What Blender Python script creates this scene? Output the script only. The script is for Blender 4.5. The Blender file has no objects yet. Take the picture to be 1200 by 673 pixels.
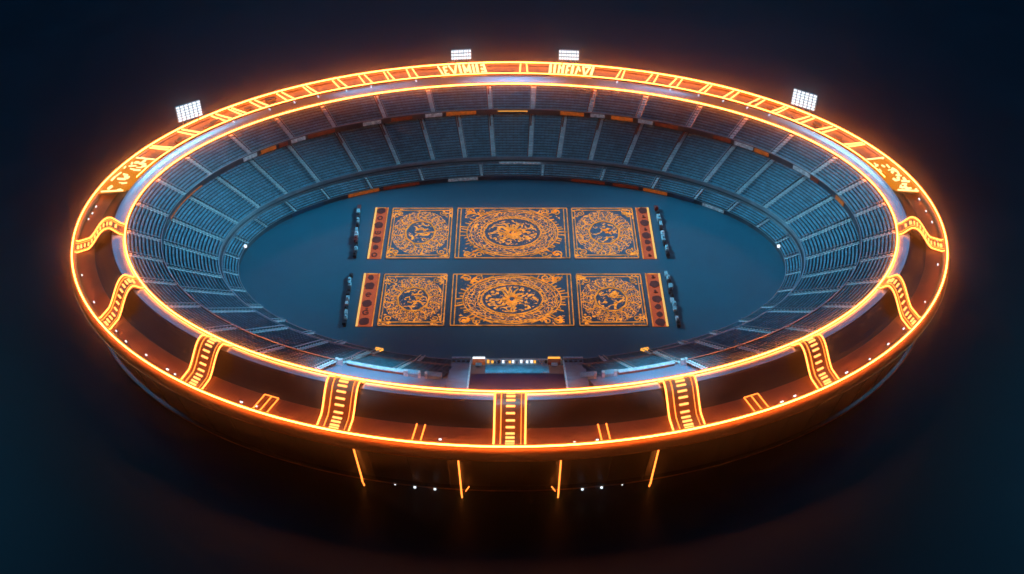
import bpy, math, random
from math import radians as R, sin, cos, pi, sqrt, atan2
from mathutils import Vector

random.seed(7)
S = bpy.context.scene
COL = S.collection

# ------------------------------------------------------------------ materials
def nodes_of(m):
    m.use_nodes = True
    nt = m.node_tree
    return nt, nt.nodes, nt.links

def pbr(name, col, rough=.5, metal=0.0, emit=None, es=0.0, noise=0.0, nscale=3.0, bump=0.0, bscale=20.0, spec=.5, rvar=0.0):
    m = bpy.data.materials.new(name)
    nt, N, Lk = nodes_of(m)
    b = N['Principled BSDF']
    b.inputs['Base Color'].default_value = (*col, 1)
    b.inputs['Roughness'].default_value = rough
    b.inputs['Metallic'].default_value = metal
    b.inputs['Specular IOR Level'].default_value = spec
    if emit:
        b.inputs['Emission Color'].default_value = (*emit, 1)
        b.inputs['Emission Strength'].default_value = es
    tc = N.new('ShaderNodeTexCoord')
    if noise or rvar:
        n = N.new('ShaderNodeTexNoise'); n.inputs['Scale'].default_value = nscale
        n.inputs['Detail'].default_value = 6
        Lk.new(tc.outputs['Object'], n.inputs['Vector'])
        if noise:
            r = N.new('ShaderNodeValToRGB')
            r.color_ramp.elements[0].position = .3; r.color_ramp.elements[1].position = .72
            r.color_ramp.elements[0].color = (*[c * (1 - noise) for c in col], 1)
            r.color_ramp.elements[1].color = (*[min(1, c * (1 + noise)) for c in col], 1)
            Lk.new(n.outputs['Fac'], r.inputs['Fac']); Lk.new(r.outputs['Color'], b.inputs['Base Color'])
        if rvar:
            mr = N.new('ShaderNodeMapRange')
            mr.inputs['From Min'].default_value = .3; mr.inputs['From Max'].default_value = .7
            mr.inputs['To Min'].default_value = max(.02, rough - rvar); mr.inputs['To Max'].default_value = rough + rvar
            Lk.new(n.outputs['Fac'], mr.inputs['Value']); Lk.new(mr.outputs['Result'], b.inputs['Roughness'])
    if bump:
        n2 = N.new('ShaderNodeTexNoise'); n2.inputs['Scale'].default_value = bscale
        bp = N.new('ShaderNodeBump'); bp.inputs['Strength'].default_value = bump; bp.inputs['Distance'].default_value = .05
        Lk.new(tc.outputs['Object'], n2.inputs['Vector']); Lk.new(n2.outputs['Fac'], bp.inputs['Height'])
        Lk.new(bp.outputs['Normal'], b.inputs['Normal'])
    return m

def glow(name, col, s):
    m = bpy.data.materials.new(name)
    nt, N, Lk = nodes_of(m)
    N.remove(N['Principled BSDF'])
    e = N.new('ShaderNodeEmission')
    e.inputs['Color'].default_value = (*col, 1); e.inputs['Strength'].default_value = s
    Lk.new(e.outputs[0], N['Material Output'].inputs['Surface'])
    return m

M = {}
M['neon'] = glow('neon_core', (1, .19, .028), 58)
M['neon_thin'] = glow('neon_thin', (1, .22, .03), 3.4)
def glow_shell(name, col, s, fac):
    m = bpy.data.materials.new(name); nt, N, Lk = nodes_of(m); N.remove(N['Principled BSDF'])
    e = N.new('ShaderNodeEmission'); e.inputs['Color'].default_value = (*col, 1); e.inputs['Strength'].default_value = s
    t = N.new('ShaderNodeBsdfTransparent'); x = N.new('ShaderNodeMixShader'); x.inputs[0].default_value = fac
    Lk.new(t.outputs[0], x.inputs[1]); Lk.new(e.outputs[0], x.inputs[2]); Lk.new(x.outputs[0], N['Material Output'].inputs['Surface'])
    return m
M['glow_shell'] = glow_shell('neon_glow_shell', (1, .17, .012), 1.0, .5)  # see-through shell added to imitate the orange bloom around the neon core
M['white_lamp'] = glow('white_lamp', (.85, .93, 1), 1.7)
M['blue_lamp'] = glow('blue_white_lamp', (.45, .75, 1), 1.2)
M['amber'] = glow('amber_lamp', (1, .42, .06), 1.6)
M['sign_bar'] = glow('sign_bar', (1, .62, .25), 2.6)
M['sign_back'] = glow('sign_backing', (1, .30, .015), .75)
M['ground'] = pbr('dark_floor', (.004, .032, .052), .42, noise=.12, nscale=.5, rvar=.03, spec=.28)
M['pitch'] = pbr('pitch_blue', (.006, .15, .22), .5, noise=.06, nscale=.9, bump=.05, bscale=30)
M['seat'] = pbr('seat_grey_blue', (.15, .40, .52), .4, noise=.35, nscale=5)
M['seat_up'] = pbr('seat_grey_blue_upper', (.15, .40, .52), .4, noise=.35, nscale=5)
M['tread'] = pbr('terrace_tread', (.015, .028, .04), .5, noise=.3, nscale=4)
M['aisle'] = pbr('aisle_concrete', (.75, .84, .90), .5, noise=.2, nscale=4)
M['rail'] = pbr('rail_metal', (.5, .55, .6), .3, .8)
M['rail_red'] = pbr('rail_red', (.35, .07, .03), .4, noise=.4, nscale=8)
M['parapet'] = pbr('parapet_dark', (.05, .07, .09), .35, noise=.4, nscale=3)
M['walk'] = pbr('walkway_steel', (.30, .37, .42), .3, .3, noise=.3, nscale=2)
M['annulus'] = pbr('roof_steel', (.36, .46, .58), .34, .6, noise=.1, nscale=1.2, rvar=.06)
M['slope'] = pbr('roof_dark_gloss', (.018, .012, .016), .5, noise=.2, nscale=1.5, spec=.25)
M['shelf'] = pbr('roof_shelf', (.30, .10, .05), .36, noise=.2, nscale=2)
M['fascia'] = pbr('fascia', (.34, .15, .06), .4, noise=.1, nscale=2)
M['wall'] = pbr('facade_dark', (.009, .0065, .008), .4, noise=.25, nscale=1.2)
M['foot'] = pbr('foot_gloss', (.008, .009, .011), .2)
M['deck'] = pbr('roof_deck', (.15, .085, .08), .45, emit=(1, .17, .025), es=.03, noise=.3, nscale=4)  # faint orange emission stands in for the neon's glow on the deck
M['strip_hot'] = glow('strip_hot', (1, .24, .04), 6.5)
M['stair_deck'] = pbr('stair_deck', (.30, .10, .05), .4, noise=.3, nscale=4)
M['tread_lit'] = glow('tread_light', (1, .34, .08), 3.2)
M['rafter'] = glow('rafter_light', (1, .32, .08), 5.5)
M['frame'] = pbr('dark_frame', (.05, .05, .055), .4, .4)
M['ad_orange'] = pbr('board_orange', (.5, .12, .02), .4, emit=(1, .20, .02), es=.20, noise=.6, nscale=9)
M['ad_red'] = pbr('board_red', (.25, .04, .02), .4, emit=(.8, .10, .02), es=.05, noise=.6, nscale=9)
M['ad_white'] = pbr('board_white', (.6, .7, .8), .4, emit=(.6, .8, 1), es=.06, noise=.6, nscale=9)
M['ad_navy'] = pbr('board_navy', (.03, .08, .14), .4, noise=.4, nscale=6)
M['concourse'] = pbr('concourse_deck', (.10, .30, .46), .45, noise=.1, nscale=2)
M['glass'] = pbr('stand_panel', (.24, .44, .58), .35, 0, noise=.35, nscale=3)
M['stand_roof'] = pbr('stand_roof', (.09, .23, .34), .45, noise=.3, nscale=3)
M['canopy'] = pbr('stand_canopy', (.002, .008, .03), .7, noise=.2, nscale=2, spec=.1)
M['white_paint'] = pbr('white_metal', (.62, .70, .78), .4, noise=.3, nscale=9)
M['blk_dark'] = pbr('block_dark', (.02, .025, .03), .35)
M['blk_blue'] = pbr('block_blue', (.45, .72, .85), .4, noise=.3, nscale=9)
M['blk_red'] = pbr('block_red', (.35, .05, .04), .4)
M['blk_white'] = pbr('block_white', (.75, .8, .85), .4)
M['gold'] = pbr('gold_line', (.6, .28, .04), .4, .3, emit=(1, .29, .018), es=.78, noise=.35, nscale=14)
nt, N, Lk = nodes_of(M['gold'])                    # the gold lines are given emission, uneven by noise
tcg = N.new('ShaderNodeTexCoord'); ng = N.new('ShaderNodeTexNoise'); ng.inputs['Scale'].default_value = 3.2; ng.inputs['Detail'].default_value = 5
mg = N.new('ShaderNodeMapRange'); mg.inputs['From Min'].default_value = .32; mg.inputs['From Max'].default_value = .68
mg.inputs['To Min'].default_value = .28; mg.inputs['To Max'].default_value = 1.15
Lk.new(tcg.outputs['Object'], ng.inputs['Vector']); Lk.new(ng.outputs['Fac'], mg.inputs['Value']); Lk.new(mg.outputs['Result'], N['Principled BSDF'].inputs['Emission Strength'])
M['gold_edge'] = pbr('gold_edge', (.7, .38, .08), .4, .3, emit=(1, .50, .12), es=1.0)
M['trim'] = pbr('trim_copper', (.5, .22, .07), .3, .7, noise=.4, nscale=5)
M['emblem'] = pbr('emblem_dark', (.07, .03, .035), .6, noise=.7, nscale=22, emit=(.5, .06, .02), es=.06)

# ------------------------------------------------------------------ stadium plan
LV = [(9.9, 5.6, 0, .03), (13.53, 9.42, -.03, .33), (15.06, 11.42, -.08, -.05), (16.59, 13.42, -.1, -.05)]
def ell(u):
    i = 0 if u < 1 else (1 if u < 2 else 2)
    k = u - i
    return [p + (q - p) * k for p, q in zip(LV[i], LV[i + 1])]
def P(u, d, z):
    a, b, x, y = ell(u); t = R(d)
    return Vector((a * cos(t) + x, b * sin(t) + y, z))
def tangent(u, d):
    v = P(u, d + .05, 0) - P(u, d - .05, 0)
    return v.normalized()
def lerp_profile(pr, u):
    for (u0, z0), (u1, z1) in zip(pr, pr[1:]):
        if u0 <= u <= u1:
            return z0 + (z1 - z0) * (u - u0) / (u1 - u0)
    return pr[0][1] if u < pr[0][0] else pr[-1][1]

# ------------------------------------------------------------------ mesh helpers
def mesh(name, V, F, m, parent=None, loc=None, smooth=False):
    """one mesh object; V are world positions, made relative to the parent (or to loc)"""
    o0 = Vector(parent['_o']) if parent is not None else Vector(loc or (0, 0, 0))
    me = bpy.data.meshes.new(name)
    me.from_pydata([tuple(Vector(v) - o0) for v in V], [], F)
    me.materials.append(m)
    if smooth:
        me.polygons.foreach_set('use_smooth', [True] * len(me.polygons))
    me.update()
    o = bpy.data.objects.new(name, me); COL.objects.link(o)
    o['_o'] = tuple(o0)
    if parent is not None:
        o.parent = parent
    else:
        o.location = o0
    return o

def thing(name, label, cat, loc=(0, 0, 0), group=None):
    o = bpy.data.objects.new(name, None); COL.objects.link(o)
    o.location = loc; o['_o'] = tuple(loc); o.empty_display_size = .2
    o['label'] = label; o['category'] = cat
    if group: o['group'] = group
    return o

class MB:
    def __init__(s): s.V = []; s.F = []
    def box(s, c, ax, ay, az, hx, hy, hz):
        c = Vector(c); i = len(s.V)
        for k in range(8):
            s.V.append(c + ax * (hx if k & 1 else -hx) + ay * (hy if k & 2 else -hy) + az * (hz if k & 4 else -hz))
        s.F += [[i + j for j in f] for f in ((0, 2, 3, 1), (4, 5, 7, 6), (0, 1, 5, 4), (2, 6, 7, 3), (0, 4, 6, 2), (1, 3, 7, 5))]
        return s
    def abox(s, x0, x1, y0, y1, z0, z1):
        return s.box(((x0 + x1) / 2, (y0 + y1) / 2, (z0 + z1) / 2), Vector((1, 0, 0)), Vector((0, 1, 0)), Vector((0, 0, 1)),
                     (x1 - x0) / 2, (y1 - y0) / 2, (z1 - z0) / 2)
    def tube(s, pts, r, n=6, closed=False):
        pts = [Vector(p) for p in pts]; i0 = len(s.V); L = len(pts)
        for k, p in enumerate(pts):
            a = pts[(k - 1) % L] if (closed or k > 0) else p
            b = pts[(k + 1) % L] if (closed or k < L - 1) else p
            d = (b - a).normalized()
            upv = Vector((0, 0, 1)) if abs(d.z) < .95 else Vector((1, 0, 0))
            e1 = d.cross(upv).normalized(); e2 = e1.cross(d)
            for j in range(n):
                t = 2 * pi * j / n
                s.V.append(p + e1 * (r * cos(t)) + e2 * (r * sin(t)))
        for k in range(L if closed else L - 1):
            q = (k + 1) % L
            for j in range(n):
                w = (j + 1) % n
                s.F.append([i0 + k * n + j, i0 + k * n + w, i0 + q * n + w, i0 + q * n + j])
        if not closed:
            s.F.append([i0 + j for j in range(n)][::-1]); s.F.append([i0 + (L - 1) * n + j for j in range(n)])
        return s
    def ribbon(s, pts, w, h=.012, closed=False):
        """flat raised strip along a horizontal path"""
        pts = [Vector(p) for p in pts]; i0 = len(s.V); L = len(pts)
        for k, p in enumerate(pts):
            a = pts[(k - 1) % L] if (closed or k > 0) else p
            b = pts[(k + 1) % L] if (closed or k < L - 1) else p
            d = (b - a); d.z = 0
            if d.length < 1e-9: d = Vector((1, 0, 0))
            d.normalize(); e = Vector((-d.y, d.x, 0)) * (w / 2)
            zz = Vector((0, 0, h))
            s.V += [p - e, p + e, p + e + zz, p - e + zz]
        for k in range(L if closed else L - 1):
            q = (k + 1) % L
            for j in range(4):
                v = (j + 1) % 4
                s.F.append([i0 + k * 4 + j, i0 + q * 4 + j, i0 + q * 4 + v, i0 + k * 4 + v])
        if not closed:
            s.F.append([i0, i0 + 1, i0 + 2, i0 + 3]); e = i0 + (L - 1) * 4; s.F.append([e + 3, e + 2, e + 1, e])
        return s
    def disc(s, c, rx, ry, h=.012, n=14, wob=0.0):
        i0 = len(s.V); c = Vector(c)
        rr = [1 + random.uniform(-wob, wob) for _ in range(n)]
        for z in (0, h):
            for j in range(n):
                t = 2 * pi * j / n
                s.V.append(c + Vector((rx * rr[j] * cos(t), ry * rr[j] * sin(t), z)))
        s.F.append([i0 + n + j for j in range(n)])
        for j in range(n):
            w = (j + 1) % n
            s.F.append([i0 + j, i0 + w, i0 + n + w, i0 + n + j])
        return s
    def prism(s, poly, x0, x1):
        """polygon in (y,z) pulled along x"""
        i0 = len(s.V); n = len(poly)
        for x in (x0, x1):
            for y, z in poly: s.V.append(Vector((x, y, z)))
        s.F.append([i0 + j for j in range(n)]); s.F.append([i0 + n + j for j in range(n)][::-1])
        for j in range(n):
            w = (j + 1) % n
            s.F.append([i0 + j, i0 + w, i0 + n + w, i0 + n + j][::-1])
        return s
    def build(s, name, m, parent=None, loc=None, smooth=False):
        return mesh(name, s.V, s.F, m, parent, loc, smooth)

def sweep_data(profile, d0, d1, n, closed_profile=True):
    full = abs(d1 - d0) >= 359.99
    L = len(profile); V = []; F = []
    K = n if full else n + 1
    for k in range(K):
        d = d0 + (d1 - d0) * k / n
        for u, z in profile: V.append(P(u, d, z))
    for k in range(n):
        q = (k + 1) % K
        for j in range(L if closed_profile else L - 1):
            w = (j + 1) % L
            F.append([k * L + j, q * L + j, q * L + w, k * L + w])
    if not full and closed_profile:
        F.append(list(range(L))[::-1]); F.append([n * L + j for j in range(L)])
    return V, F
def sweep(name, profile, d0, d1, n, m, parent=None, closed_profile=True, smooth=False):
    V, F = sweep_data(profile, d0, d1, n, closed_profile)
    return mesh(name, V, F, m, parent, smooth=smooth)
def ring_pts(u, z, d0, d1, n):
    return [P(u, d0 + (d1 - d0) * k / n, z) for k in range(n + (0 if abs(d1 - d0) >= 359.99 else 1))]

# ------------------------------------------------------------------ floor and pitch
FLOOR = -.36
g = mesh('ground', [(-140, -90, FLOOR), (140, -90, FLOOR), (140, 160, FLOOR), (-140, 160, FLOOR)], [[0, 1, 2, 3]], M['ground'])
g['kind'] = 'structure'
V = [Vector((0, .03, 0))] + [P(.006, 360 * k / 160, 0) for k in range(160)]
V += [P(.006, 360 * k / 160, -.3) for k in range(160)]
pt = mesh('pitch', V, [[0, 1 + k, 1 + (k + 1) % 160] for k in range(160)] +
          [[1 + k, 161 + k, 161 + (k + 1) % 160, 1 + (k + 1) % 160] for k in range(160)], M['pitch'])
pt['kind'] = 'structure'

# ------------------------------------------------------------------ the stadium
st = thing('stadium', 'oval stadium with tiered blue seats and glowing orange light rings on a dark glossy floor', 'stadium')

ROOF = [(1.0, 2.08), (1.05, 2.15), (1.12, 2.235), (1.19, 2.30), (1.235, 2.325), (1.27, 2.31), (1.33, 2.265), (1.40, 2.20),
        (1.47, 2.13), (1.54, 2.075), (1.60, 2.05)]
# outer bowl
sweep('facade_wall', [(2.0, 1.86), (1.90, 1.10), (1.78, .10), (1.74, .10), (1.86, 1.10), (1.94, 1.86)], 0, 360, 200, M['wall'], st)
sweep('fascia', [(1.975, 2.235), (2.02, 2.205), (2.055, 2.15), (2.08, 2.08), (2.09, 2.0), (2.085, 1.93), (2.065, 1.88), (1.985, 1.85), (1.95, 1.85), (1.93, 2.18)],
      0, 360, 240, M['fascia'], st, smooth=True)
sweep('fascia_trim', [(2.086, 1.925), (2.094, 1.92), (2.094, 1.90), (2.08, 1.87), (2.065, 1.88)], 0, 360, 240, M['trim'], st)
sweep('foot_ring', [(1.775, .14), (1.83, .09), (1.84, .02), (1.80, -.06), (1.70, -.10), (1.66, FLOOR), (1.55, FLOOR), (1.55, .14)],
      0, 360, 200, M['foot'], st)
MB().tube(ring_pts(1.835, .075, 0, 360, 240), .022, 5, True).build('foot_trim', M['trim'], st)
# roof: steel ring, dark slope, grooved shelf
sweep('roof_ring', [p for p in ROOF if p[0] <= 1.25] + [(1.235, 2.24), (1.1, 2.08), (1.03, 2.0), (1.0, 2.0)], 0, 360, 240, M['annulus'], st, smooth=False)
sl = [(1.238, 2.319)] + [p for p in ROOF if p[0] > 1.25]
sweep('roof_slope', sl + [(1.60, 1.95), (1.40, 2.05), (1.238, 2.2)], 0, 360, 240, M['slope'], st)
shelf = [(1.602, 2.045)]
n = 15
for k in range(n):
    u = 1.61 + .33 * k / n; du = .33 / n
    zz = 2.05 + .06 * (k / n) ** 2
    shelf += [(u, zz), (u + .55 * du, zz), (u + .62 * du, zz - .012), (u + .93 * du, zz - .012)]
shelf += [(1.945, 2.11), (1.965, 2.20), (1.974, 2.228), (1.93, 2.0), (1.602, 1.95)]
sweep('roof_shelf', shelf, 0, 360, 240, M['shelf'], st)
# the light rings
def light_ring(name, u, z, d0, d1, n, r, sleeve, parent):
    full = abs(d1 - d0) >= 359.99
    o = MB().tube(ring_pts(u, z, d0, d1, n), r, 8, full).build(name, M['glow_shell'], parent, smooth=True)
    MB().tube(ring_pts(u, z, d0, d1, n), r * .40, 6, full).build('light_core', M['neon'], o, smooth=True)
    su = sleeve / 1.8
    sweep('light_mount', [(u - su, z - r * 1.02), (u + su, z - r * 1.02), (u + su, z - r * 2.2), (u - su, z - r * 2.2)], d0, d1, n, M['frame'], o)
    return o
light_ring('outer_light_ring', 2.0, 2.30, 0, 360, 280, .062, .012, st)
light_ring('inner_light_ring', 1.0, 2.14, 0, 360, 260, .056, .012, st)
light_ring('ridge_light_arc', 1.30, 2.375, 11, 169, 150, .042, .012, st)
# deck cells at the back between ridge and rim, neon glow in the material
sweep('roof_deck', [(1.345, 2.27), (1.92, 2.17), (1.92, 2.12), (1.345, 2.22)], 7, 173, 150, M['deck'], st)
RAFT = [156.8, 149.8, 142.4, 139.0, 134.6, 129.5, 124.8, 119.4, 114.8, 110.7, 106.7, 87.8, 71.3, 65.8, 61.6, 56.2, 51.4, 46.5, 41.8, 36.5, 31.5, 24.6]
for i, d in enumerate(RAFT):
    for s in (-.7, .7):
        dd = d + s * (1.0 if i % 3 else .75)
        mb = MB().tube([P(1.33, dd, 2.335), P(1.6, dd - s * .15, 2.30), P(1.94, dd - s * .3, 2.27)], .034, 6)
        mb.build('roof_rafter', M['rafter'], st)
    # little pale downlights hanging at the foot of each rafter on the steel ring
    if i % 2 == 0 or i in (5, 7, 15, 17):
        MB().tube([P(1.225, d, 2.335), P(1.17, d, 2.30)], .03, 6).build('roof_lamp', M['blue_lamp'], st)
# clutter boxes in the deck cells
for d in (153, 146, 144, 137, 43.5, 39, 34, 28, 132, 47):
    t = tangent(1.6, d); nn = Vector((-t.y, t.x, 0))
    w = random.uniform(.12, .28)
    MB().box(P(random.uniform(1.5, 1.75), d, 2.27), t, nn, Vector((0, 0, 1)), w, .08, .04).build('roof_hatch', M['fascia'], st)
# small white lamps set in the shelf
for d in [166.5, 168.6, 171, 177, 179.2, 181, 188, 190, 198, 206, 214.5, 217.5, 222, 226.5, 228, 232, 238.5, 240.5, 262.5, 268.5,
          277.0, 279.5, 289.5, 302, 304, 309, 312.5, 317, 321.5, 326, 334, 345, 352, 358, 1.5, 5.5, 9.0, 12.0]:
    t = tangent(1.85, d); nn = Vector((-t.y, t.x, 0))
    MB().box(P(1.86 + random.uniform(-.02, .03), d, 2.105), t, nn, Vector((0, 0, 1)), random.uniform(.02, .05), .018, .016).build('shelf_lamp', M['white_lamp'], st)
# light lines and lamps on the front wall
for d, dz in ((-106.9, .0), (-95.4, -.05), (-84.5, -.05), (-73.8, 0)):
    MB().tube([P(2.012, d, 1.83), P(1.855, d, .16), P(1.848, d, .0), P(1.80, d, -.30 + dz)], .026, 6).build('facade_light_line', M['neon_thin'], st)
for d in (-94.6, -85.2):
    s = -1 if d < -90 else 1
    MB().tube([P(1.86, d - s * .1, .28), P(1.83, d + s * .35, .0)], .018, 6).build('facade_light_stub', M['neon_thin'], st)
for d in (-103, -100.7, -98.4, -81.8, -79.6, -77.2):
    r = .034 if d in (-100.7, -98.4, -81.8, -79.6) else .018
    c = P(1.84, d, .05)
    MB().box(c, Vector((1, 0, 0)), Vector((0, 1, 0)), Vector((0, 0, 1)), r, r, r * .9).build('facade_lamp', M['white_lamp'], st)
# facade panel seams standing proud of the wall
for k in range(44):
    d = 175 + 190 * k / 43
    MB().tube([P(2.003, d, 1.84), P(1.908, d, 1.10), P(1.785, d, .12)], .012, 4).build('facade_rib', M['wall'], st)

# ---- seating
def seats(name, u0, u1, z0, z1, rows, d0, d1, m, pitch_w=.15, h=.065):
    um = (u0 + u1) / 2
    arc = (P(um, d0, 0) - P(um, (d0 + d1) / 2, 0)).length + (P(um, (d0 + d1) / 2, 0) - P(um, d1, 0)).length
    nc = max(2, round(arc / pitch_w)); dd = (d1 - d0) / nc
    cols = []
    for k in range(nc):
        a = d0 + k * dd
        cols += [(a + .06 * dd, 0), (a + .12 * dd, 1), (a + .88 * dd, 1), (a + .94 * dd, 0)]
    du = (u1 - u0) / rows; dz = (z1 - z0) / rows
    V = []; L = rows * 7
    for d, hi in cols:
        a, b, x, y = ell(0); t = R(d); c, s = cos(t), sin(t)
        for i in range(rows):
            u = u0 + i * du; z = z0 + i * dz
            hh = h if hi else h * .55
            for uu, zz in ((u, z), (u + .02 * du, z + dz), (u + .34 * du, z + dz), (u + .42 * du, z + dz + hh * .45),
                           (u + .66 * du, z + dz + hh * .5), (u + .74 * du, z + dz + hh), (u + .86 * du, z + dz)):
                V.append(P(uu, d, zz))
    F = []
    for k in range(len(cols) - 1):
        for j in range(L - 1):
            F.append([k * L + j, (k + 1) * L + j, (k + 1) * L + j + 1, k * L + j + 1])
    o = mesh(name, V, F, m, st)
    o.data.materials.append(M['tread'])
    o.data.polygons.foreach_set('material_index', [0 if (j % 7) in (2, 3, 4, 5) else 1 for k in range(len(cols) - 1) for j in range(L - 1)])
    return o

def aisle(u0, u1, z0, z1, rows, d, hw, red=False):
    um = (u0 + u1) / 2; hd = hw
    n = rows; V = []; F = []
    for i in range(n):
        u = u0 + (u1 - u0) * i / n; z = z0 + (z1 - z0) * i / n; dz = (z1 - z0) / n; un = u0 + (u1 - u0) * (i + 1) / n
        tt = tangent(u, d) * hw
        for uu, zz in ((u, z), (u, z + dz), (un, z + dz)):
            c = P(uu, d, zz + .012); V += [c - tt, c + tt]
    for j in range(3 * n - 1):
        F.append([2 * j, 2 * j + 1, 2 * j + 3, 2 * j + 2])
    o = mesh('aisle', V, F, M['aisle'], st)
    t = tangent(um, d)
    for s in (-1, 1):
        pts = [P(u0 + (u1 - u0) * k / 4, d, z0 + (z1 - z0) * k / 4 + .12) + t * (s * (hw + .02)) for k in range(5)]
        mb = MB().tube(pts[:] if not red else pts[:4], .014, 5)
        mb.build('handrail', M['rail_red'] if (red and s > 0) else M['rail'], o)
    if red:
        pts = [P(u0 + (u1 - u0) * k, d, z0 + (z1 - z0) * k + .10) + t * (hw * .5) for k in (.6, .98)]
        MB().tube(pts, .03, 5).build('aisle_gate', M['rail_red'], o)
    return o

MIDL = [94, 100.3, 107.4, 115.4, 124.7, 135.7, 145.4, 155.2, 165.4, 175.5, 185.5, 195.5, 205, 214.5, 225, 235, 244]
UPL = [94, 105, 114.6, 125.1, 134.6, 145.1, 156.9, 167, 176.8, 187.5, 196, 205.5, 215, 225, 235, 244]
LOWL = [97, 111, 124, 136, 147, 159, 170, 180, 190, 200, 210, 219, 228, 236, 244, 253, 262]
def both(L):
    return sorted([180 - x for x in L] + L)
for kind, L in (('mid', MIDL), ('up', UPL), ('low', LOWL)):
    A = both(L)
    if kind == 'low': A = [d for d in A]
    for i, d in enumerate(A):
        if kind == 'mid':
            hw = .085; aisle(.185, .80, .56, 1.47, 19, d, hw, red=(80 < d < 128 or 52 < d <= 80))
        elif kind == 'up':
            hw = .085; aisle(.69, .99, 1.58, 2.03, 9, d, hw, red=(60 < d < 120 and i % 2 == 0))
        else:
            hw = .05; aisle(.012, .15, .16, .36, 5, d, hw)
        if i + 1 < len(A):
            e = A[i + 1]
            um = {'mid': .5, 'up': .86, 'low': .08}[kind]
            ga = math.degrees((hw + .03) / (P(um, d + .5, 0) - P(um, d - .5, 0)).length * R(1))
            gb = math.degrees((hw + .03) / (P(um, e + .5, 0) - P(um, e - .5, 0)).length * R(1))
            if kind == 'mid': seats('seating_block', .185, .80, .56, 1.47, 19, d + ga, e - gb, M['seat'])
            elif kind == 'up': seats('seating_block', .69, .99, 1.58, 2.03, 9, d + ga, e - gb, M['seat_up'], h=.06)
            else: seats('seating_block', .012, .15, .16, .36, 5, d + ga, e - gb, M['seat'], h=.05)
# solid structure under the tiers (so nothing shows through between blocks)
sweep('terrace_structure', [(.004, -.3), (.004, .14), (.012, .145), (.15, .345), (.155, .345), (.185, .54), (.80, 1.45), (.80, -.3)], 0, 360, 180, M['parapet'], st)
sweep('upper_terrace_structure', [(.687, 1.565), (.99, 2.01), (1.03, 2.0), (1.03, 1.3), (.82, 1.48), (.687, 1.46)], -64, 244, 180, M['parapet'], st)
# parapets and rails
sweep('upper_parapet', [(.678, 1.43), (.678, 1.65), (.689, 1.65), (.689, 1.43)], -64, 244, 200, M['parapet'], st)
MB().tube(ring_pts(.683, 1.67, -64, 244, 200), .014, 5).build('parapet_rail', M['rail'], st)
sweep('walkway', [(.152, .355), (.152, .42), (.158, .42), (.160, .365), (.178, .365), (.178, .60), (.184, .60), (.186, .35)], -64, 244, 180, M['walk'], st)
MB().tube(ring_pts(.181, .63, -64, 244, 180), .02, 5).build('walkway_rail', M['rail'], st)
MB().tube(ring_pts(.155, .46, -64, 244, 180), .014, 5).build('walkway_rail', M['rail'], st)
sweep('pitch_wall', [(.0045, -.28), (.0045, .17), (.011, .17), (.011, -.28)], 0, 360, 200, M['parapet'], st)
MB().tube(ring_pts(.008, .18, 0, 360, 220), .013, 5, True).build('pitch_rail', M['rail'], st)
# boards on the parapets
def board(u, z0, z1, d0, d1, m):
    if d1 < d0: d0, d1 = d1, d0
    n = max(2, int((d1 - d0) / 1.2))
    sweep('advert_board', [(u, z0), (u, z1), (u - .007, z1), (u - .007, z0)], d0, d1, n, M[m], st)
for a, b, m in ((176.7, 161, 'ad_orange'), (147.5, 143.8, 'ad_white'), (142.7, 138.9, 'ad_orange'), (138.1, 136.0, 'ad_red'), (135.2, 131.9, 'ad_white'),
                (131.2, 125.3, 'ad_red'), (119.3, 115.6, 'ad_white'), (113.5, 109.3, 'ad_red'), (106.7, 103.4, 'ad_white'), (102.6, 96.8, 'ad_orange'),
                (92.8, 86.7, 'ad_navy'), (80.6, 76.0, 'ad_orange'), (74.7, 71.9, 'ad_white'), (70.6, 66.3, 'ad_orange'), (65.2, 62.2, 'ad_white'),
                (61.7, 56.9, 'ad_red'), (49.1, 45.0, 'ad_red'), (44.2, 39.6, 'ad_white'), (39.2, 35.5, 'ad_orange'), (28.5, 23.1, 'ad_white'),
                (22.6, 20.2, 'ad_red'), (13, 9, 'ad_orange')):
    board(.6775, 1.475, 1.63 if abs(a - b) < 10 else 1.52, a, b, m)
sweep('board_light_line', [(.669, 1.585), (.669, 1.61), (.666, 1.61), (.666, 1.585)], 86.9, 92.6, 6, M['amber'], st)
for a, b, m in ((130.6, 122.2, 'ad_orange'), (58.2, 51.8, 'ad_orange'), (148.8, 138.0, 'ad_navy'), (121, 112, 'ad_red'), (95, 80, 'ad_navy'),
                (76, 68, 'ad_red'), (66, 59.5, 'ad_red'), (105, 98, 'ad_white'), (41.3, 34.3, 'ad_white'), (50, 44, 'ad_navy')):
    board(.0035, .03, .155, a, b, m)
for d in (-116.2, -63.8):
    t = tangent(0, d); MB().box(P(.01, d, .19), t, Vector((-t.y, t.x, 0)), Vector((0, 0, 1)), .13, .06, .06).build('wall_lamp', M['amber'], st)
for d in (172.5, 7.5):
    MB().box(P(.008, d, .22), Vector((1, 0, 0)), Vector((0, 1, 0)), Vector((0, 0, 1)), .045, .045, .04).build('wall_lamp', M['white_lamp'], st)
# bright grey seat strips picked out in the lower tiers
for d, w in ((88.2, 4.6), (-126.5, 2.0), (-53.5, 2.2), (-141, 1.6)):
    t0 = d - w; sweep('timing_board', [(.135, .40), (.150, .40), (.150, .47), (.135, .44)], d - w, d + w, 6, M['ad_white'], st)
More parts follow.
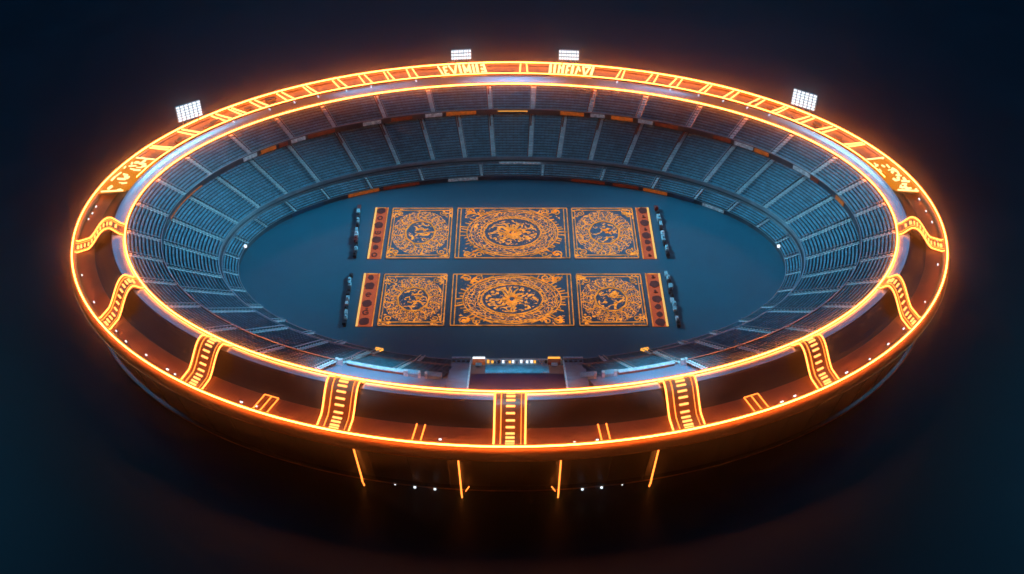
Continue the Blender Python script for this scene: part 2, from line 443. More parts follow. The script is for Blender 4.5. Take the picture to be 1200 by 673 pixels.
# concourse deck at the front in place of the upper tier, with low walls and posts
fr0, fr1 = -116 - 0, -64
for a, b in ((-116, -98.8), (-79.0, -64)):
    sweep('concourse_deck', [(.62, 1.33), (.99, 2.0), (.99, 1.85), (.62, 1.15)], a, b, 24, M['concourse'], st)
for i, (a, b) in enumerate(((-115.5, -107.5), (-107.5, -99.6), (-78.4, -71.5), (-71.5, -64.5))):
    seats('seating_block', .165, .60, .42, 1.28, 16, a + .3, b - .3, M['seat'])
sweep('terrace_infill', [(.155, .345), (.165, .40), (.62, 1.29), (.62, .3), (.155, .3)], -116, -64, 60, M['parapet'], st)
for d in (-107.5, -71.5, -115.8, -64.2):
    aisle(.165, .60, .42, 1.28, 16, d, .06)
for a, b in ((-114.6, -105.6), (-74.4, -65.6)):
    o = sweep('low_wall', [(.615, 1.30), (.615, 1.46), (.64, 1.46), (.64, 1.34)], a, b, 14, M['rail_red'], st)
    sweep('coping', [(.609, 1.462), (.609, 1.49), (.646, 1.49), (.646, 1.462)], a, b, 14, M['white_paint'], o)
for d in (-116, -115.4, -105.2, -103.2, -102.2, -78, -76.8, -75, -64.6, -64.0):
    c = P(.66, d, 1.50)
    MB().box(c, Vector((1, 0, 0)), Vector((0, 1, 0)), Vector((0, 0, 1)), random.uniform(.03, .07), .05, .14).build('concourse_post', M['white_paint'], st)
for d, w in ((-104.2, .35), (-76.0, .4), (-101.2, .5), (-79.0, .45)):
    c = P(.64, d, 1.46); t = tangent(.35, d)
    MB().box(c, t, Vector((-t.y, t.x, 0)), Vector((0, 0, 1)), w * .5, .10, .08).build('concourse_kiosk', M['glass'], st)

# ------------------------------------------------------------------ stairs over the roof
def roofz(u):
    return lerp_profile(ROOF + [(1.9, 2.10), (1.945, 2.12), (1.965, 2.2)], u)
def stair(d_out, d_in, w, where):
    base = P(1.96, d_out, 2.2)
    T = thing('roof_staircase', where, 'stairs', base, 'lit staircases across the roof')
    us = [1.955 - .935 * k / 26 for k in range(27)]
    def pt_(u, off, lift):
        k = (1.955 - u) / .935
        d = d_out + (d_in - d_out) * k
        ext = .34 * max(0.0, 1 - ((k - .60) / .34) ** 2) ** 1.5     # the flight arches off the roof skin
        return P(u, d, roofz(u) + lift + ext) + tangent(u, d) * off
    V = []; F = []
    for u in us:
        V += [pt_(u, -w / 2, .03), pt_(u, w / 2, .03), pt_(u, w / 2, -.03), pt_(u, -w / 2, -.03)]
    for k in range(len(us) - 1):
        for j in range(4):
            q = (j + 1) % 4
            F.append([k * 4 + j, k * 4 + q, (k + 1) * 4 + q, (k + 1) * 4 + j])
    F += [[0, 1, 2, 3], [len(V) - 1, len(V) - 2, len(V) - 3, len(V) - 4]]
    mesh('stair_deck', V, F, M['stair_deck'], T)
    for off, m, r in ((-w / 2, 'strip_hot', .028), (-w * .29, 'neon_thin', .016), (w / 2, 'strip_hot', .026), (w * .36, 'neon_thin', .010)):
        MB().tube([pt_(u, off, .06) for u in us], r, 6).build('light_strip', M[m], T, smooth=True)
    nt = 12
    for k in range(nt):
        u = 1.925 - .76 * k / (nt - 1) - random.uniform(0, .01)
        a, b = pt_(u, -w * .13, .05), pt_(u, w * .16, .05)
        mid = (a + b) / 2; ax = (b - a).normalized()
        nrm = Vector((0, 0, 1)); ay = nrm.cross(ax)
        big = 2.4 if k == 0 else (1.7 if k >= nt - 2 else 1)
        MB().box(mid, ax, ay, nrm, (b - a).length / 2, .026 * big, .02).build('tread', M['tread_lit'], T)
    return T
stair(-90.0, -90.0, .88, 'straight lit staircase on the roof ring at the very front centre')
stair(-109.4, -110.5, .95, 'curved lit staircase on the roof front, next one left of the straight centre staircase')
stair(-70.2, -69.3, .95, 'curved lit staircase on the roof front, next one right of the straight centre staircase')
stair(-128.6, -130.8, .82, 'bent lit staircase on the front left roof, left of the three narrow light bars')
stair(-51.2, -49.0, .82, 'bent lit staircase on the front right roof, right of the three narrow light bars')
stair(-147.6, -153.5, .72, 'wavy lit staircase on the left roof bend, second from the far left')
stair(-32.2, -26.5, .72, 'wavy lit staircase on the right roof bend, second from the far right')
stair(-170.0, -172.4, .66, 'leftmost lit staircase, almost level, on the left end of the roof ring')
stair(-9.6, -7.5, .66, 'rightmost lit staircase, almost level, on the right end of the roof ring')

def light_bars(d, n, where, w):
    T = thing('light_bars', where, 'lights', P(1.95, d, 2.14), 'narrow light bars beside the outer ring')
    for k in range(n):
        off = (k - (n - 1) / 2) * w
        t = tangent(1.8, d)
        f = lambda u: P(u, d, roofz(u) + .05) + t * off
        MB().tube([f(1.95), f(1.9), f(1.8), f(1.70), f(1.62)], .022, 6).build('light_bar', M['neon_thin'], T)
    if n == 3:
        t = tangent(1.62, d)
        MB().tube([P(1.615, d, 2.10) - t * w, P(1.615, d, 2.10) + t * w], .016, 6).build('light_bar', M['neon_thin'], T)
    return T
light_bars(-118.6, 3, 'three narrow light bars on the front left roof shelf', .23)
light_bars(-100.0, 2, 'pair of narrow light bars on the roof shelf left of the straight centre staircase', .24)
light_bars(-79.6, 2, 'pair of narrow light bars on the roof shelf right of the straight centre staircase', .24)
light_bars(-61.0, 3, 'three narrow light bars on the front right roof shelf', .23)

# ------------------------------------------------------------------ glowing sign panels at the back of the roof
def sign(d0, d1, strokes, label):
    T = thing('roof_sign', label, 'sign', P(1.62, (d0 + d1) / 2, 2.2), 'glowing roof signs')
    sweep('sign_panel', [(1.33, 2.29), (1.93, 2.26), (1.93, 2.22), (1.33, 2.25)], min(d0, d1), max(d0, d1), 14, M['sign_back'], T)
    sweep('sign_glow_band', [(1.245, 2.335), (1.285, 2.33), (1.285, 2.29), (1.245, 2.30)], min(d0, d1), max(d0, d1), 14, M['sign_back'], T)  # emissive band stands in for the sign's yellow glow on the steel ring
    def q(s, v): return P(1.38 + .50 * v, d0 + (d1 - d0) * s, 2.315)
    for s0, v0, s1, v1, r in strokes:
        mb = MB().tube([q(s0, v0), q((s0 + s1) / 2, (v0 + v1) / 2), q(s1, v1)], r, 6)
        mb.build('letter_stroke', M['sign_bar'], T)
    return T
A1 = [(0, 1, .05, 0, .045), (.11, .9, .11, .1, .04), (.11, .9, .19, .9, .04), (.11, .5, .17, .5, .035), (.11, .1, .19, .1, .04),
      (.23, 1, .31, 0, .045), (.38, 1, .31, 0, .045), (.45, 0, .45, 1, .055), (.54, 0, .54, 1, .05), (.54, 1, .60, .3, .04), (.66, 1, .60, .3, .04),
      (.66, 0, .66, 1, .05), (.74, 0, .74, 1, .05), (.82, 0, .82, 1, .06), (.90, .2, .97, .1, .04), (.90, .55, .96, .45, .04), (.90, .9, .97, .95, .04), (.97, 1, 1.0, 0, .05)]
A2 = [(0, 0, 0, 1, .06), (.1, 0, .1, 1, .055), (.2, 0, .2, 1, .045), (.2, .9, .27, .6, .035), (.29, 0, .29, 1, .055), (.38, 0, .38, 1, .045), (.38, 1, .45, 1, .04),
      (.38, .5, .44, .5, .04), (.38, 0, .45, 0, .04), (.51, 0, .51, 1, .06), (.60, 0, .63, 1, .045), (.69, .5, .63, 1, .04), (.74, 1, .82, 0, .05),
      (.90, 1, .82, 0, .05), (.78, 1, .88, 1, .04), (.97, 0, .97, 1, .06)]
sign(102.0, 94.2, A1, 'glowing yellow sign of upright strokes under the left of the two small centre lamp boards')
sign(83.3, 76.0, A2, 'glowing yellow sign of upright strokes under the right of the two small centre lamp boards')
def clutter(seed):
    rr = random.Random(seed); out = []
    for k in range(26):
        a = rr.random(); b = rr.random(); L = rr.uniform(.03, .12)
        if rr.random() < .6: out.append((a, b, min(1, a + L), b + rr.uniform(-.08, .08), rr.uniform(.02, .05)))
        else: out.append((a, b * .6, a + rr.uniform(-.03, .03), b * .6 + rr.uniform(.15, .4), rr.uniform(.02, .045)))
    return out + [(0, 0, 0, 1, .03), (1, 0, 1, 1, .03)]
sign(173.6, 161.4, clutter(3), 'glowing orange and white panel on the back left bend of the roof')
sign(6.6, 18.6, clutter(5), 'glowing orange and white panel on the back right bend of the roof')

# ------------------------------------------------------------------ lamp boards on the rim
def flood(d, yaw, w, h, rows, cols, label):
    c = P(2.0, d, 2.28)
    T = thing('floodlight', label, 'floodlight', c, 'white lamp boards on the rim')
    ax = Vector((cos(R(yaw)), sin(R(yaw)), 0)); back = Vector((-ax.y, ax.x, 0))
    up = (Vector((0, 0, 1)) - back * -.05).normalized(); nrm = ax.cross(up)     # faces the pitch
    b = c + Vector((0, 0, .22 + h / 2))
    MB().box(b, ax, nrm, up, w / 2, .03, h / 2).build('lamp_panel', M['glass'], T)
    for s in (-.32, .32):
        MB().tube([c + ax * (w * s), b + ax * (w * s) - up * (h / 2)], .025, 6).build('post', M['frame'], T)
    f = nrm if nrm.y < 0 else -nrm
    for i in range(rows):
        for j in range(cols):
            p = b + ax * (w * ((j + .5) / cols - .5)) + up * (h * ((i + .5) / rows - .5)) + f * .045
            MB().box(p, ax, f, up, w / cols * .36, .014, h / rows * .30).build('lamp', M['white_lamp'], T)
    return T
flood(146.8, 36, 1.02, .66, 6, 6, 'large white lamp board on the rim at the back left')
flood(98.0, 6, .86, .46, 3, 8, 'small white lamp board on the back rim, left one of the centre two')
flood(80.4, -5, .86, .46, 3, 8, 'small white lamp board on the back rim, right one of the centre two')
flood(38.8, -36, 1.02, .68, 6, 6, 'large white lamp board on the rim at the back right')

# ------------------------------------------------------------------ ornamental panels on the pitch
def filigree(name, rx, ry, hole, seed, inner_amount):
    m = bpy.data.materials.new(name)
    nt, N, Lk = nodes_of(m)
    b = N['Principled BSDF']; b.inputs['Roughness'].default_value = .42
    tc = N.new('ShaderNodeTexCoord')
    def math_(op, a, c=None, d=None):
        n = N.new('ShaderNodeMath'); n.operation = op
        for i, v in enumerate((a, c, d)):
            if v is None: continue
            if isinstance(v, (int, float)): n.inputs[i].default_value = v
            else: Lk.new(v, n.inputs[i])
        return n.outputs[0]
    sx = N.new('ShaderNodeSeparateXYZ'); Lk.new(tc.outputs['Object'], sx.inputs[0])
    X = math_('DIVIDE', sx.outputs[0], rx); Y = math_('DIVIDE', sx.outputs[1], ry)
    r = math_('SQRT', math_('ADD', math_('MULTIPLY', X, X), math_('MULTIPLY', Y, Y)))
    ux = math_('DIVIDE', X, math_('MAXIMUM', r, .02)); uy = math_('DIVIDE', Y, math_('MAXIMUM', r, .02))
    cb = N.new('ShaderNodeCombineXYZ')
    Lk.new(math_('MULTIPLY', ux, 2.3), cb.inputs[0]); Lk.new(math_('MULTIPLY', uy, 2.3), cb.inputs[1])
    Lk.new(math_('ADD', math_('MULTIPLY', r, 6.0), seed), cb.inputs[2])
    def vor(scale, vec, feat):
        v = N.new('ShaderNodeTexVoronoi'); v.feature = feat; v.inputs['Scale'].default_value = scale
        Lk.new(vec, v.inputs['Vector']); return v.outputs['Distance']
    lat = math_('LESS_THAN', vor(2.3, cb.outputs[0], 'DISTANCE_TO_EDGE'), .05)
    dots = math_('LESS_THAN', vor(4.4, cb.outputs[0], 'F1'), .30)
    band = math_('MULTIPLY', math_('GREATER_THAN', r, hole), math_('LESS_THAN', r, .97))
    pat = math_('MULTIPLY', math_('MAXIMUM', lat, dots), band)
    # loose scrolls inside the hole
    nz = N.new('ShaderNodeTexNoise'); nz.inputs['Scale'].default_value = 4.2; nz.inputs['Detail'].default_value = 3; nz.inputs['Distortion'].default_value = 1.6
    mp = N.new('ShaderNodeMapping'); mp.inputs['Location'].default_value = (seed * 3.1, seed, 0); Lk.new(tc.outputs['Object'], mp.inputs[0]); Lk.new(mp.outputs[0], nz.inputs['Vector'])
    sc = math_('MULTIPLY', math_('GREATER_THAN', nz.outputs['Fac'], inner_amount), math_('LESS_THAN', r, hole - .06))
    # sparse corner sprays beyond the wreath
    aX = math_('ABSOLUTE', X); aY = math_('ABSOLUTE', Y)
    corner = math_('MULTIPLY', math_('GREATER_THAN', math_('MULTIPLY', aX, aY), .62), math_('GREATER_THAN', nz.outputs['Fac'], .60 if rx > 1.5 else .55))
    corner = math_('MULTIPLY', corner, math_('LESS_THAN', math_('MAXIMUM', aX, aY), 1.06))
    mask = math_('MINIMUM', math_('ADD', math_('ADD', pat, sc), corner), 1.0)
    var = N.new('ShaderNodeTexNoise'); var.inputs['Scale'].default_value = 9; Lk.new(tc.outputs['Object'], var.inputs['Vector'])
    vr = N.new('ShaderNodeMapRange'); vr.inputs['From Min'].default_value = .3; vr.inputs['From Max'].default_value = .7
    vr.inputs['To Min'].default_value = .25; vr.inputs['To Max'].default_value = 1.7; Lk.new(var.outputs['Fac'], vr.inputs['Value'])
    mx = N.new('ShaderNodeMix'); mx.data_type = 'RGBA'
    Lk.new(mask, mx.inputs[0]); mx.inputs[6].default_value = (.006, .15, .23, 1); mx.inputs[7].default_value = (.6, .28, .04, 1)
    Lk.new(mx.outputs[2], b.inputs['Base Color'])
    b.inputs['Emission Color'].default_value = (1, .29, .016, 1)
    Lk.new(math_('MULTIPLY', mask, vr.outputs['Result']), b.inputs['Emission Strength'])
    return m

def oval(cx, cy, rx, ry, z, n=72, wob=0, k=0):
    return [Vector((cx + rx * (1 + wob * sin(k * 2 * pi * i / n)) * cos(2 * pi * i / n), cy + ry * (1 + wob * sin(k * 2 * pi * i / n)) * sin(2 * pi * i / n), z)) for i in range(n)]
def frame_lines(mb, x0, x1, y0, y1, z, w):
    mb.ribbon([(x0, y0, z), (x1, y0, z)], w); mb.ribbon([(x0, y1, z), (x1, y1, z)], w)
    mb.ribbon([(x0, y0 + w, z), (x0, y1 - w, z)], w); mb.ribbon([(x1, y0 + w, z), (x1, y1 - w, z)], w)
def spiral(cx, cy, r0, turns, a0, z, sx=1, n=26):
    return [Vector((cx + sx * r0 * (1 - .8 * k / n) * cos(a0 + turns * 2 * pi * k / n), cy + r0 * (1 - .8 * k / n) * sin(a0 + turns * 2 * pi * k / n), z)) for k in range(n + 1)]

def carpet(x0, x1, y0, y1, kind, seed, label):
    cx, cy = (x0 + x1) / 2, (y0 + y1) / 2
    w, h = (x1 - x0) / 2, (y1 - y0) / 2
    T = thing('ornamental_panel', label, 'panel', (cx, cy, .02), 'ornamental panels on the pitch')
    if kind == 'mid': rx, ry, hole = 1.72, h * .90, .60
    else: rx, ry, hole = w * .93, h * .88, .50
    m = filigree('filigree', rx, ry, hole, seed, .53 if kind == 'mid' else .56)
    MB().abox(x0, x1, y0, y1, .006, .02).build('panel_base', m, T)
    z = .0215
    mb = MB()
    frame_lines(mb, x0 + .04, x1 - .04, y0 + .05, y1 - .05, z, .034)
    if kind == 'mid':
        for s in (-1, 1):
            xx = cx + s * (w - .17); mb.ribbon([(xx, y0 + .1, z), (xx, y1 - .1, z)], .035)
    else:
        mb.ribbon([(x0 + .1, y0 + .22, z), (x1 - .1, y0 + .22, z)], .04)
        mb.ribbon([(x0 + .1, y1 - .20, z), (x1 - .1, y1 - .20, z)], .035)
        for s in (-1, 1):
            xx = cx + s * (w - .14); mb.ribbon([(xx, y0 + .25, z), (xx, y1 - .24, z)], .025)
    mb.build('border', M['gold'], T)
    rg = MB()
    if kind == 'mid':
        rg.ribbon(oval(cx, cy, rx * .63, ry * .63, z), .045, closed=True)
        rg.ribbon(oval(cx, cy, rx * .70, ry * .70, z), .03, closed=True)
        rg.ribbon(oval(cx, cy, rx * 1.0, ry * 1.0, z), .045, closed=True)
        rg.ribbon(oval(cx, cy, rx * .92, ry * .92, z), .025, closed=True)
    else:
        rg.ribbon(oval(cx, cy, rx * .50, ry * .50, z, wob=.02, k=9), .06, closed=True)
    if kind == 'mid':
        for k in range(56):
            t = 2 * pi * k / 56 + random.uniform(-.03, .03)
            if abs(sin(t)) > .86: continue
            L = random.uniform(.08, .26) * (1.3 if abs(cos(t)) > .95 else 1)
            c, s_ = cos(t), sin(t); p = Vector((cx + rx * c, cy + ry * s_, z)); q = Vector((cx + (rx + L) * c, cy + (ry + L) * s_ + random.uniform(-.05, .05), z))
            rg.ribbon([p, q], random.uniform(.03, .06))
    else:
        for k in range(16):
            t = 2 * pi * k / 16 + .1
            rg.ribbon([(cx + rx * .55 * cos(t), cy + ry * .55 * sin(t), z), (cx + rx * .72 * cos(t + .12), cy + ry * .72 * sin(t + .12), z), (cx + rx * .94 * cos(t), cy + ry * .94 * sin(t), z)], .035)
    rg.build('wreath', M['gold'], T)
    if kind == 'mid':
        for sx in (-1, 1):
            for sy in (-1, 1):
                cr = MB()
                cr.ribbon(spiral(cx + sx * (w - .52), cy + sy * (h - .30), .20, 1.3, random.uniform(0, 6), z, sx), .045)
                cr.ribbon(spiral(cx + sx * (w - .95), cy + sy * (h - .26), .16, 1.2, random.uniform(0, 6), z, -sx), .04)
                for k in range(5):
                    px = cx + sx * (w - .45 - random.uniform(0, .4)); py = cy + sy * (h - .2 - random.uniform(0, .35))
                    cr.disc((px, py, z), .05, .05, wob=.3, n=8)
                cr.ribbon([(cx + sx * (w - .35), cy + sy * (h - .22), z), (cx + sx * (w - .9), cy + sy * (h - .52), z), (cx + sx * (w - 1.5), cy + sy * (h - .16), z)], .035)
                cr.build('corner_scroll', M['gold'], T)
        hb = MB()                                     # leaf burst in the middle of the medallion
        for k in range(22):
            t = 2 * pi * k / 22; L = random.uniform(.25, .62)
            hb.ribbon([(cx + .12 * cos(t), cy + .12 * sin(t), z), (cx + L * .6 * cos(t + .15), cy + L * .8 * sin(t + .15), z), (cx + L * cos(t), cy + L * 1.2 * sin(t), z)], random.uniform(.03, .08))
        hb.build('medallion_leaves', M['gold'], T)
    else:
        for sx in (-1, 1):
            for sy in (-1, 1):
                cr = MB()
                cr.ribbon(spiral(cx + sx * (w - .36), cy + sy * (h - .42), .15, 1.3, random.uniform(0, 6), z, sx), .035)
                cr.disc((cx + sx * (w - .24), cy + sy * (h - .62), z), .045, .045, wob=.3, n=8)
                cr.build('corner_scroll', M['gold'], T)
        for k in range(9):
            t = random.uniform(0, 6.28); r_ = random.uniform(.1, .8)
            a = Vector((cx + rx * .4 * r_ * cos(t), cy + ry * .4 * r_ * sin(t), z))
            cr = MB()
            cr.ribbon([a, a + Vector((random.uniform(.05, .16), random.uniform(-.08, .08), 0)), a + Vector((random.uniform(.15, .25), random.uniform(-.1, .1), 0))], .04)
            cr.build('scroll_stroke', M['gold'], T)
    return T

YB = (.26, 3.60); YF = (-3.60, -.63)
carpet(-4.66, -2.27, *YB, 'side', 1.3, 'square ornamental gold panel with round wreath, left of the middle panel in the far row')
carpet(-2.14, 2.17, *YB, 'mid', 4.7, 'wide ornamental panel with large spiked oval, middle of the far row')
carpet(2.28, 4.70, *YB, 'side', 8.2, 'square ornamental gold panel with round wreath, right of the middle panel in the far row')
carpet(-4.62, -2.30, *YF, 'side', 11.9, 'square ornamental gold panel with round wreath, left of the middle panel in the near row')
carpet(-2.15, 2.15, *YF, 'mid', 15.1, 'wide ornamental panel with large spiked oval, middle of the near row')
carpet(2.28, 4.66, *YF, 'side', 19.4, 'square ornamental gold panel with round wreath, right of the middle panel in the near row')

M['strip'] = pbr('strip_orange', (.40, .08, .03), .5, emit=(1, .13, .03), es=.36, noise=.35, nscale=2.5)
def strip(x0, x1, y0, y1, side, label, order):
    cx = (x0 + x1) / 2
    T = thing('emblem_strip', label, 'panel', (cx, (y0 + y1) / 2, .02), 'orange strips at the ends of the panel rows')
    MB().abox(x0, x1, y0, y1, .006, .02).build('strip_base', M['strip'], T)
    e = MB(); xe = x0 + .03 if side < 0 else x1 - .03
    e.ribbon([(xe, y0, .0215), (xe, y1, .0215)], .075)
    e.build('outer_edge', M['gold_edge'], T)
    e = MB(); xi = x1 - .02 if side < 0 else x0 + .02
    e.ribbon([(xi, y0, .0215), (xi, y1, .0215)], .03); e.ribbon([(x0 + .1, y1 - .03, .0215), (x1 - .1, y1 - .03, .0215)], .04)
    e.build('inner_edge', M['gold'], T)
    n = len(order)
    for k, o in enumerate(order):
        y = y1 - (y1 - y0) * (k + .5) / n; px = cx + .02 * side
        mb = MB()
        if o == 'B': mb.disc((px, y, .0215), .17, .20, n=18, wob=.12)
        elif o == 'b': mb.disc((px, y, .0215), .11, .15, n=14, wob=.15)
        elif o == 'o': mb.ribbon(oval(px, y, .085, .11, .0215, 16), .055, closed=True)
        elif o == 'e':
            mb.ribbon([Vector((px + .085 * cos(t), y + .10 * sin(t), .0215)) for t in [2 * pi * (i / 16) * .85 for i in range(17)]], .05)
            mb.ribbon([(px - .08, y, .0245), (px + .09, y, .0245)], .045)
        elif o == 'G':
            mb.ribbon([Vector((px + .09 * cos(t), y + .11 * sin(t), .0215)) for t in [.6 + (2 * pi - .6) * i / 16 for i in range(17)]], .055)
            mb.ribbon([(px + .0, y - .01, .0245), (px + .10, y - .01, .0245)], .045)
            mb.disc((px + .02, y + .20, .0215), .05, .04, n=8)
        elif o == 'v':
            mb.ribbon([Vector((px + .1 * cos(t), y + .11 * sin(t), .0215)) for t in [2.4 + 4.6 * i / 14 for i in range(15)]], .055)
            mb.disc((px, y + .02, .0215), .035, .05, n=8)
        elif o == 't': mb.ribbon([(px - .02, y + .09, .0215), (px + .01, y - .08, .0215)], .07); mb.disc((px, y - .05, .0215), .07, .05, n=8, wob=.2)
        mb.build('emblem', M['emblem'], T)
strip(-5.31, -4.80, *YB, -1, 'orange strip with dark round emblems at the left end of the far panel row', 'BoBvBbo')
strip(4.80, 5.31, *YB, 1, 'orange strip with dark round emblems at the right end of the far panel row', 'BtBtBbbt')
strip(-5.33, -4.75, *YF, -1, 'orange strip with dark round emblems at the left end of the near panel row', 'bBeBGB')
strip(4.79, 5.33, *YF, 1, 'orange strip with dark round emblems at the right end of the near panel row', 'tBtBbbB')

def barrier(xa, ya, xb, yb, cols, label):
    T = thing('pitchside_barrier', label, 'barrier', ((xa + xb) / 2, (ya + yb) / 2, 0), 'low block barriers beside the panels')
    n = len(cols)
    d = Vector((xb - xa, yb - ya, 0)); L = d.length; d.normalize(); e = Vector((-d.y, d.x, 0))
    MB().box(Vector(((xa + xb) / 2, (ya + yb) / 2, .03)), d, e, Vector((0, 0, 1)), L / 2, .05, .02).build('rail', M['frame'], T)
    for k, c in enumerate(cols):
        p = Vector((xa, ya, 0)).lerp(Vector((xb, yb, 0)), (k + .5) / n) + e * random.uniform(-.03, .03)
        hh = random.uniform(.06, .13)
        m = {'d': 'blk_dark', 'b': 'blk_blue', 'r': 'blk_red', 'w': 'blk_white'}[c]
        mb = MB().box(p + Vector((0, 0, .05 + hh / 2)), d, e, Vector((0, 0, 1)), L / n * random.uniform(.3, .48), random.uniform(.045, .07), hh / 2)
        if random.random() < .6:
            mb.box(p + d * random.uniform(-.05, .05) + Vector((0, 0, .05 + hh + .035)), d, e, Vector((0, 0, 1)), .05, .03, .03)
        mb.build('block', M[m], T)
barrier(-5.93, 3.65, -5.76, .30, 'rbdbdbwrdbd', 'chain of small dark, blue and red blocks left of the far panel row')
barrier(5.60, 3.60, 5.74, .30, 'rdbbdwbdbd', 'chain of small dark and pale blue blocks right of the far panel row')
barrier(-5.80, -.72, -5.70, -3.60, 'dbbddbwdbbd', 'chain of small dark and pale blue blocks left of the near panel row')
barrier(5.56, -.62, 5.68, -3.65, 'bbdbddwbbdwd', 'chain of small dark and pale blue blocks right of the near panel row')

# ------------------------------------------------------------------ small stand at the front touchline
T = thing('front_stand', 'low glass and steel stand with dark sloping canopy at the front touchline', 'stand', (.15, -5.8, 0))
X0, X1, X2, X3 = -1.95, -1.30, 1.62, 2.30
MB().prism([(-5.72, .03), (-5.72, .34), (-6.05, .40), (-7.1, .90), (-7.1, .03)], X1, X2).build('terrace', M['glass'], T)
for i in range(6):
    y = -6.15 - i * .13; z = .46 + i * .061
    MB().abox(X1 + .45, X2 - .45, y - .04, y + .03, z - .02, z + .07).build('seat_row', M['seat'], T)
MB().prism([(-7.12, .98), (-7.12, 1.05), (-9.0, 2.04), (-9.0, 1.96)], X1 + .02, X2 - .02).build('canopy', M['canopy'], T)
for xa, xb in ((X0, X1 - .03), (X2 + .03, X3)):
    o = MB().prism([(-5.70, .02), (-5.70, .42), (-5.95, .47), (-6.86, .90), (-6.86, .6)], xa, xb).build('side_block', M['stand_roof'], T)
    MB().prism([(-6.95, .90), (-6.95, 1.10), (-8.98, 2.10), (-8.98, 1.85)], xa, xb).build('side_roof', M['stand_roof'], T)
    MB().abox(xa, xb, -5.73, -5.66, .43, .47).build('coping', M['white_paint'], o)
    for k in range(4):
        xx = xa + (xb - xa) * (k + .5) / 4
        MB().abox(xx - .05, xx + .05, -5.93, -5.88, .48, .51).build('vent', M['frame'], o)
for x in (X1 - .01, X2 + .01):
    mb = MB().tube([(x, -6.35, .9), (x, -6.9, 1.15), (x, -8.9, 2.07)], .03, 6); mb.build('edge_rail', M['white_paint'], T)
    MB().tube([(x, -5.9, .40), (x, -6.35, .9)], .022, 6).build('edge_rail', M['white_paint'], T)
MB().abox(X1, X2, -5.74, -5.66, .345, .39).build('coping', M['white_paint'], T)
for xa, m1, m2 in ((X1 + .03, 'white_lamp', 'ad_orange'), (X2 - .46, 'amber', 'ad_red')):
    o = MB().abox(xa, xa + .40, -5.98, -5.80, .40, .50).build('lamp_box', M[m2], T)
    MB().abox(xa, xa + .40, -5.80, -5.74, .44, .53).build('lamp', M[m1], o)
    MB().abox(xa + .1, xa + .3, -6.22, -6.08, .45, .58).build('kiosk', M['white_paint'], T)
for k in range(17):
    xx = X1 + .55 + (X2 - X1 - 1.1) * k / 16 + random.uniform(-.03, .03)
    m = random.choice(['white_paint', 'white_lamp', 'amber', 'blk_blue', 'white_paint', 'frame'])
    MB().abox(xx - .035, xx + .035, -5.87, -5.82, .375, .375 + random.uniform(.05, .10)).build('rail_lamp', M[m], T)

# ------------------------------------------------------------------ light
def aim(o, tgt):
    o.rotation_euler = (Vector(tgt) - o.location).to_track_quat('-Z', 'Y').to_euler()
def spot(name, loc, tgt, power, col, size, blend, radius):
    l = bpy.data.lights.new(name, 'SPOT'); l.energy = power; l.color = col; l.spot_size = R(size); l.spot_blend = blend; l.shadow_soft_size = radius
    o = bpy.data.objects.new(name, l); COL.objects.link(o); o.location = loc; aim(o, tgt); return o
def area(name, loc, tgt, power, col, sx, sy, spread=180):
    l = bpy.data.lights.new(name, 'AREA'); l.shape = 'RECTANGLE'; l.size = sx; l.size_y = sy; l.energy = power; l.color = col; l.spread = R(spread)
    o = bpy.data.objects.new(name, l); COL.objects.link(o); o.location = loc; aim(o, tgt); return o
spot('key_right', (13, 11, 16), (-10.4, -.8, 0), 40000, (.18, .70, 1), 28, 1.0, 1.0)
spot('key_left', (-13, 11, 16), (10.4, -.8, 0), 40000, (.18, .70, 1), 28, 1.0, 1.0)
spot('pitch_light', (0, 5, 21), (0, .6, 0), 7000, (.16, .70, 1), 27, 1.0, 1.0)
spot('back_stand_light', (0, -2, 17), (0, 7.2, .8), 2000, (.25, .70, 1), 34, 1.0, 1.0)
spot('roof_left', (-5.3, 12.7, 18.5), (-12.9, 3.9, 2.25), 9000, (.36, .78, 1), 19, 1.0, 1.6)
spot('roof_right', (5.3, 12.7, 18.5), (12.9, 3.9, 2.25), 9000, (.36, .78, 1), 19, 1.0, 1.6)
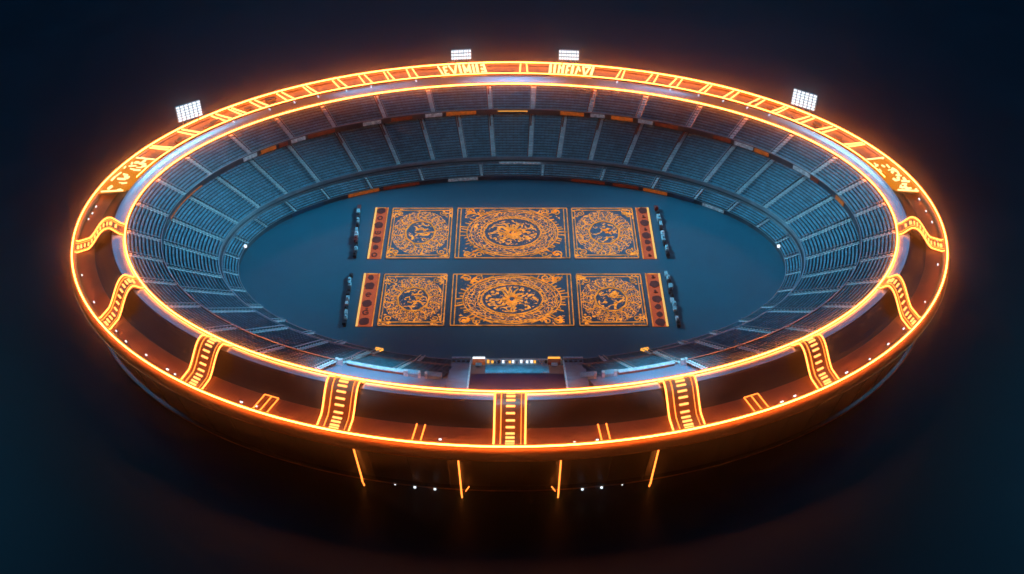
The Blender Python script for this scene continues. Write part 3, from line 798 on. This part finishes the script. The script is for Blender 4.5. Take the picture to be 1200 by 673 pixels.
for lx, ly in ((-5.5, 9.6), (0, 10.4), (5.5, 9.6)):
    spot('roof_back_light', (lx, ly - 1.5, 13), (lx * 1.05, ly + .9, 2.2), 1300, (.40, .68, 1), 32, 1.0, .5)
for lx, ly in ((-4.6, -7.4), (0, -8.0), (4.6, -7.4)):
    spot('front_stand_light', (lx, ly - 1, 14), (lx, ly - .3, 1), 13000, (.18, .72, 1), 20, 1.0, .4)
area('wash_left', (-44, 16, 30), (-24, 2, 0), 3800, (.10, .55, 1), 24, 24)
area('wash_right', (44, 16, 30), (24, 2, 0), 3800, (.10, .55, 1), 24, 24)
area('wash_back', (0, 50, 30), (0, 30, 0), 4200, (.12, .5, 1), 50, 12)

BLOOM_HAZE = True  # thin volume added to imitate bloom around the neon
if BLOOM_HAZE:
    hz = MB().abox(-60, 60, -45, 70, -2, 34).build('bloom_haze', M['frame'])
    m = bpy.data.materials.new('bloom_haze'); nt, N, Lk = nodes_of(m); N.remove(N['Principled BSDF'])
    v = N.new('ShaderNodeVolumePrincipled'); v.inputs['Density'].default_value = .0045; v.inputs['Anisotropy'].default_value = .99
    v.inputs['Color'].default_value = (.9, .95, 1, 1)
    Lk.new(v.outputs[0], N['Material Output'].inputs['Volume'])
    hz.data.materials.clear(); hz.data.materials.append(m); hz['kind'] = 'stuff'

w = bpy.data.worlds.new('World'); S.world = w; w.use_nodes = True
bg = w.node_tree.nodes['Background']; bg.inputs[0].default_value = (.25, .5, 1, 1); bg.inputs[1].default_value = .006

# ------------------------------------------------------------------ camera and view
cam = bpy.data.cameras.new('camera'); co = bpy.data.objects.new('camera', cam); COL.objects.link(co)
co.location = (0, -33.82, 25.33); co.rotation_euler = (R(52), 0, 0)
cam.lens = 40.664; cam.sensor_width = 36; cam.clip_end = 600; cam.clip_start = .5
S.camera = co
S.view_settings.view_transform = 'Standard'; S.view_settings.look = 'None'; S.view_settings.exposure = 0; S.view_settings.gamma = 1
S.cycles.use_denoising = True
S.cycles.max_bounces = 6
S.cycles.sample_clamp_indirect = 4
for o in bpy.data.objects:
    if '_o' in o: del o['_o']
